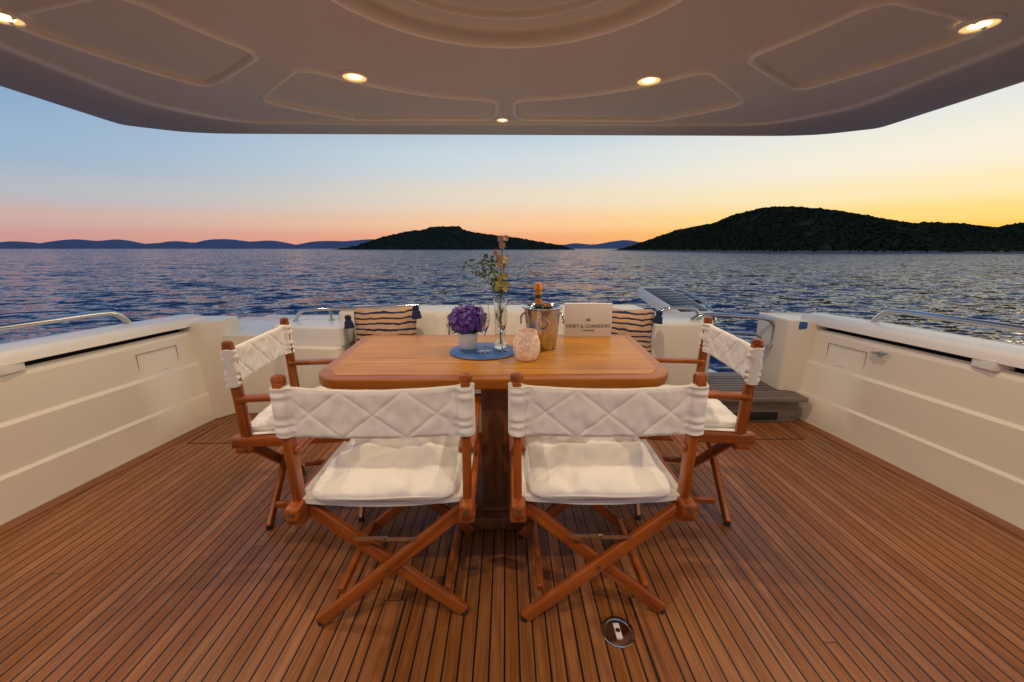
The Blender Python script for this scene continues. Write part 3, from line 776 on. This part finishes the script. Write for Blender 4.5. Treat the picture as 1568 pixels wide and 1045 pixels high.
def downlight(x, y, power, r=0.055, z=ZC):
    e = empty('recessed_downlight', (x, y, z))
    lathe('bezel', [(r*0.84, -0.006), (r*0.88, -0.013), (r*1.0, -0.011), (r*1.08, -0.002), (r*1.08, 0.004)], M['gelw'], e, 40)
    lathe('reflector', [(r*0.5, -0.007), (r*0.86, -0.008)], M['glow'], e, 32)
    lathe('bulb', [(0, -0.013), (r*0.35, -0.012), (r*0.54, -0.0075)], M['bulb'], e, 24)
    la = bpy.data.lights.new('lamp', 'SPOT'); la.energy = power; la.color = (1.0, 0.75, 0.50); la.spot_size = radians(150); la.spot_blend = 1.0; la.shadow_soft_size = 0.014
    lo = bpy.data.objects.new('lamp', la); COL.objects.link(lo); lo.parent = e; lo.location = (0, 0, -0.026)
PW = 36
for x, y, r in ((-0.72, 2.15, .062), (0.70, 2.17, .062), (-1.78, 1.66, .060), (1.74, 1.66, .060)): downlight(x, y, PW, r)
downlight(-0.02, 2.79, 6, 0.042, ZC-0.0)
for x, y, p in ((-0.75, 0.10, 44), (0.75, 0.10, 44), (-1.75, 0.2, 24), (1.75, 0.2, 24)): downlight(x, y, p)

B = empty('cabin_bulkhead')
box('port_panel', (-1.95, -1.45, 1.02), (0.9, 0.08, 2.06), M['gel'], B, 0.01)
box('starboard_panel', (1.95, -1.45, 1.02), (0.9, 0.08, 2.06), M['gel'], B, 0.01)

# ---------------------------------------------------------------- sea, hills
ZW = -1.8
bm = bmesh.new()
bmesh.ops.create_grid(bm, x_segments=2, y_segments=2, size=9000)
o = mobj('sea_water', bm, M['water'], None, False); o.location = (0, 0, ZW)

def interp(lst, x):
    if x <= lst[0][0]: return lst[0][1]
    for (a, b), (c, d) in zip(lst[:-1], lst[1:]):
        if x <= c: return b+(d-b)*(x-a)/(c-a)
    return lst[-1][1]
def hill(name, prof, mat, yr, depth, nu, nv, rough, seed):
    x0, x1 = prof[0][0], prof[-1][0]
    def fn(u, v):
        x = x0+(x1-x0)*u; h = interp(prof, x)-ZW
        Y = yr(x); dp = depth(x) if callable(depth) else depth
        w = -1+2*v
        k = (1-abs(w)**1.7)
        nz = noise.fractal(Vector((x*rough[0]+seed, w*dp*rough[0], seed)), 1.0, 2.0, 5)
        z = ZW-0.6+(h+0.6)*k*(1+0.18*nz*(1-k)) + rough[1]*noise.fractal(Vector((x*rough[2], w*dp*rough[2], seed)), 0.6, 2.0, 5)*min(1, k*2)
        return (x, Y+w*dp, z)
    return grid_mesh(name, fn, nu, nv, mat)
def P(px, row, Y): return ((px-775)*Y/626.0, 1.245+(380-row)/643.0*Y)
right = [(960, 385), (985, 373), (1000, 367), (1040, 352), (1070, 346), (1100, 341), (1125, 329), (1150, 322), (1175, 318), (1200, 318), (1250, 323), (1300, 333), (1340, 341), (1380, 344), (1420, 341), (1450, 346), (1490, 349), (1535, 356), (1568, 348), (1650, 330), (1800, 335), (2100, 350), (2500, 384)]
Yl = [(960, 520), (1100, 390), (1250, 330), (1568, 310), (2500, 310)]
rp = []; yl = []
for a, b_ in right:
    Y = interp(Yl, a); q = P(a, b_, Y); rp.append(q); yl.append((q[0], Y))
hill('wooded_hill', rp, M['hill'], lambda x: interp(yl, x), lambda x: 100, 1100, 150, (0.02, 1.3, 0.30), 3.1)
left = [(535, 382), (560, 375), (590, 363), (625, 355), (655, 352), (661, 347.5), (706, 347.5), (713, 353), (740, 358), (790, 364), (830, 371), (860, 376), (872, 382)]
hill('wooded_island', [P(a, b_, 1000) for a, b_ in left], M['isle'], lambda x: 1000, 130, 420, 60, (0.01, 2.2, 0.10), 8.3)
random.seed(5)
far = []; x = -900
while x < 2600:
    far.append(P(x, 369.5+2.6*sin(x*0.031)+2.0*sin(x*0.083+1)+random.uniform(-1, 1)+ (2.5 if x > 860 else 0), 3500)); x += 14
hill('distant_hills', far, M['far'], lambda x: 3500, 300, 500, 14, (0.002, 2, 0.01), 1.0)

# ---------------------------------------------------------------- world
w = bpy.data.worlds.new('World'); S.world = w; w.use_nodes = True
nt = w.node_tree; nt.nodes.clear()
outn = N(nt, 'ShaderNodeOutputWorld'); bg = N(nt, 'ShaderNodeBackground')
tc = N(nt, 'ShaderNodeTexCoord'); sp = N(nt, 'ShaderNodeSeparateXYZ'); L(nt, tc.outputs['Generated'], sp.inputs[0])
z = sp.outputs[2]
SAZ = radians(60)
hx, hy = sin(SAZ), cos(SAZ)
ln = mth(nt, 'SQRT', mth(nt, 'ADD', mth(nt, 'MULTIPLY', sp.outputs[0], sp.outputs[0]), mth(nt, 'MULTIPLY', sp.outputs[1], sp.outputs[1])))
dt = mth(nt, 'DIVIDE', mth(nt, 'ADD', mth(nt, 'MULTIPLY', sp.outputs[0], hx), mth(nt, 'MULTIPLY', sp.outputs[1], hy)), mth(nt, 'MAXIMUM', ln, 0.001))
sz_ = mth(nt, 'SQRT', mth(nt, 'MAXIMUM', z, 0.0))
def R(st): return ramp(nt, sz_, [(sqrt(p), c) for p, c in st], 'EASE')
rl = R([(0.0, lin(186, 138, 140)), (0.02, lin(204, 153, 149)), (0.05, lin(202, 172, 168)), (0.09, lin(178, 184, 194)), (0.15, lin(148, 178, 206)), (0.30, lin(122, 156, 198)), (0.6, lin(104, 136, 182)), (1.0, lin(80, 108, 154))])
rc = R([(0.0, lin(234, 144, 104)), (0.025, lin(246, 172, 124)), (0.06, lin(250, 202, 156)), (0.12, lin(236, 220, 196)), (0.19, lin(212, 221, 223)), (0.30, lin(170, 197, 220)), (0.6, lin(116, 145, 184)), (1.0, lin(80, 108, 154))])
rr = R([(0.0, lin(255, 172, 70)), (0.03, lin(255, 202, 90)), (0.06, lin(255, 221, 132)), (0.10, lin(253, 234, 184)), (0.15, lin(248, 240, 218)), (0.28, lin(220, 228, 230)), (0.6, lin(134, 157, 186)), (1.0, lin(80, 108, 154))])
def mr(v, a, b):
    n = N(nt, 'ShaderNodeMapRange', interpolation_type='SMOOTHSTEP'); L(nt, v, n.inputs[0]); n.inputs[1].default_value = a; n.inputs[2].default_value = b; return n.outputs[0]
c1 = mixc(nt, mr(dt, -0.50, 0.65), rl, rc); c2 = mixc(nt, mr(dt, 0.52, 1.05), c1, rr)
sky = N(nt, 'ShaderNodeTexSky', sky_type='NISHITA'); sky.sun_disc = False; sky.sun_elevation = radians(0.5); sky.sun_rotation = SAZ
add = N(nt, 'ShaderNodeVectorMath', operation='MULTIPLY_ADD')
L(nt, sky.outputs[0], add.inputs[0]); add.inputs[1].default_value = (0.006, 0.006, 0.006); L(nt, c2, add.inputs[2])
L(nt, add.outputs[0], bg.inputs[0]); bg.inputs[1].default_value = 1.0; L(nt, bg.outputs[0], outn.inputs[0])

su = bpy.data.lights.new('sun', 'SUN'); su.energy = 0.12; su.angle = radians(8); su.color = (1, 0.62, 0.34)
so = bpy.data.objects.new('sun', su); COL.objects.link(so)
d = Vector((sin(SAZ)*cos(radians(3)), cos(SAZ)*cos(radians(3)), sin(radians(3))))
so.rotation_euler = d.to_track_quat('Z', 'Y').to_euler()

cam = bpy.data.cameras.new('camera'); co = bpy.data.objects.new('camera', cam); COL.objects.link(co)
cam.lens = 14; cam.sensor_width = 36; cam.clip_start = 0.02; cam.clip_end = 30000
co.location = (0, 0, 1.245); co.rotation_euler = (radians(90-13.1), 0, radians(-0.85))
S.camera = co
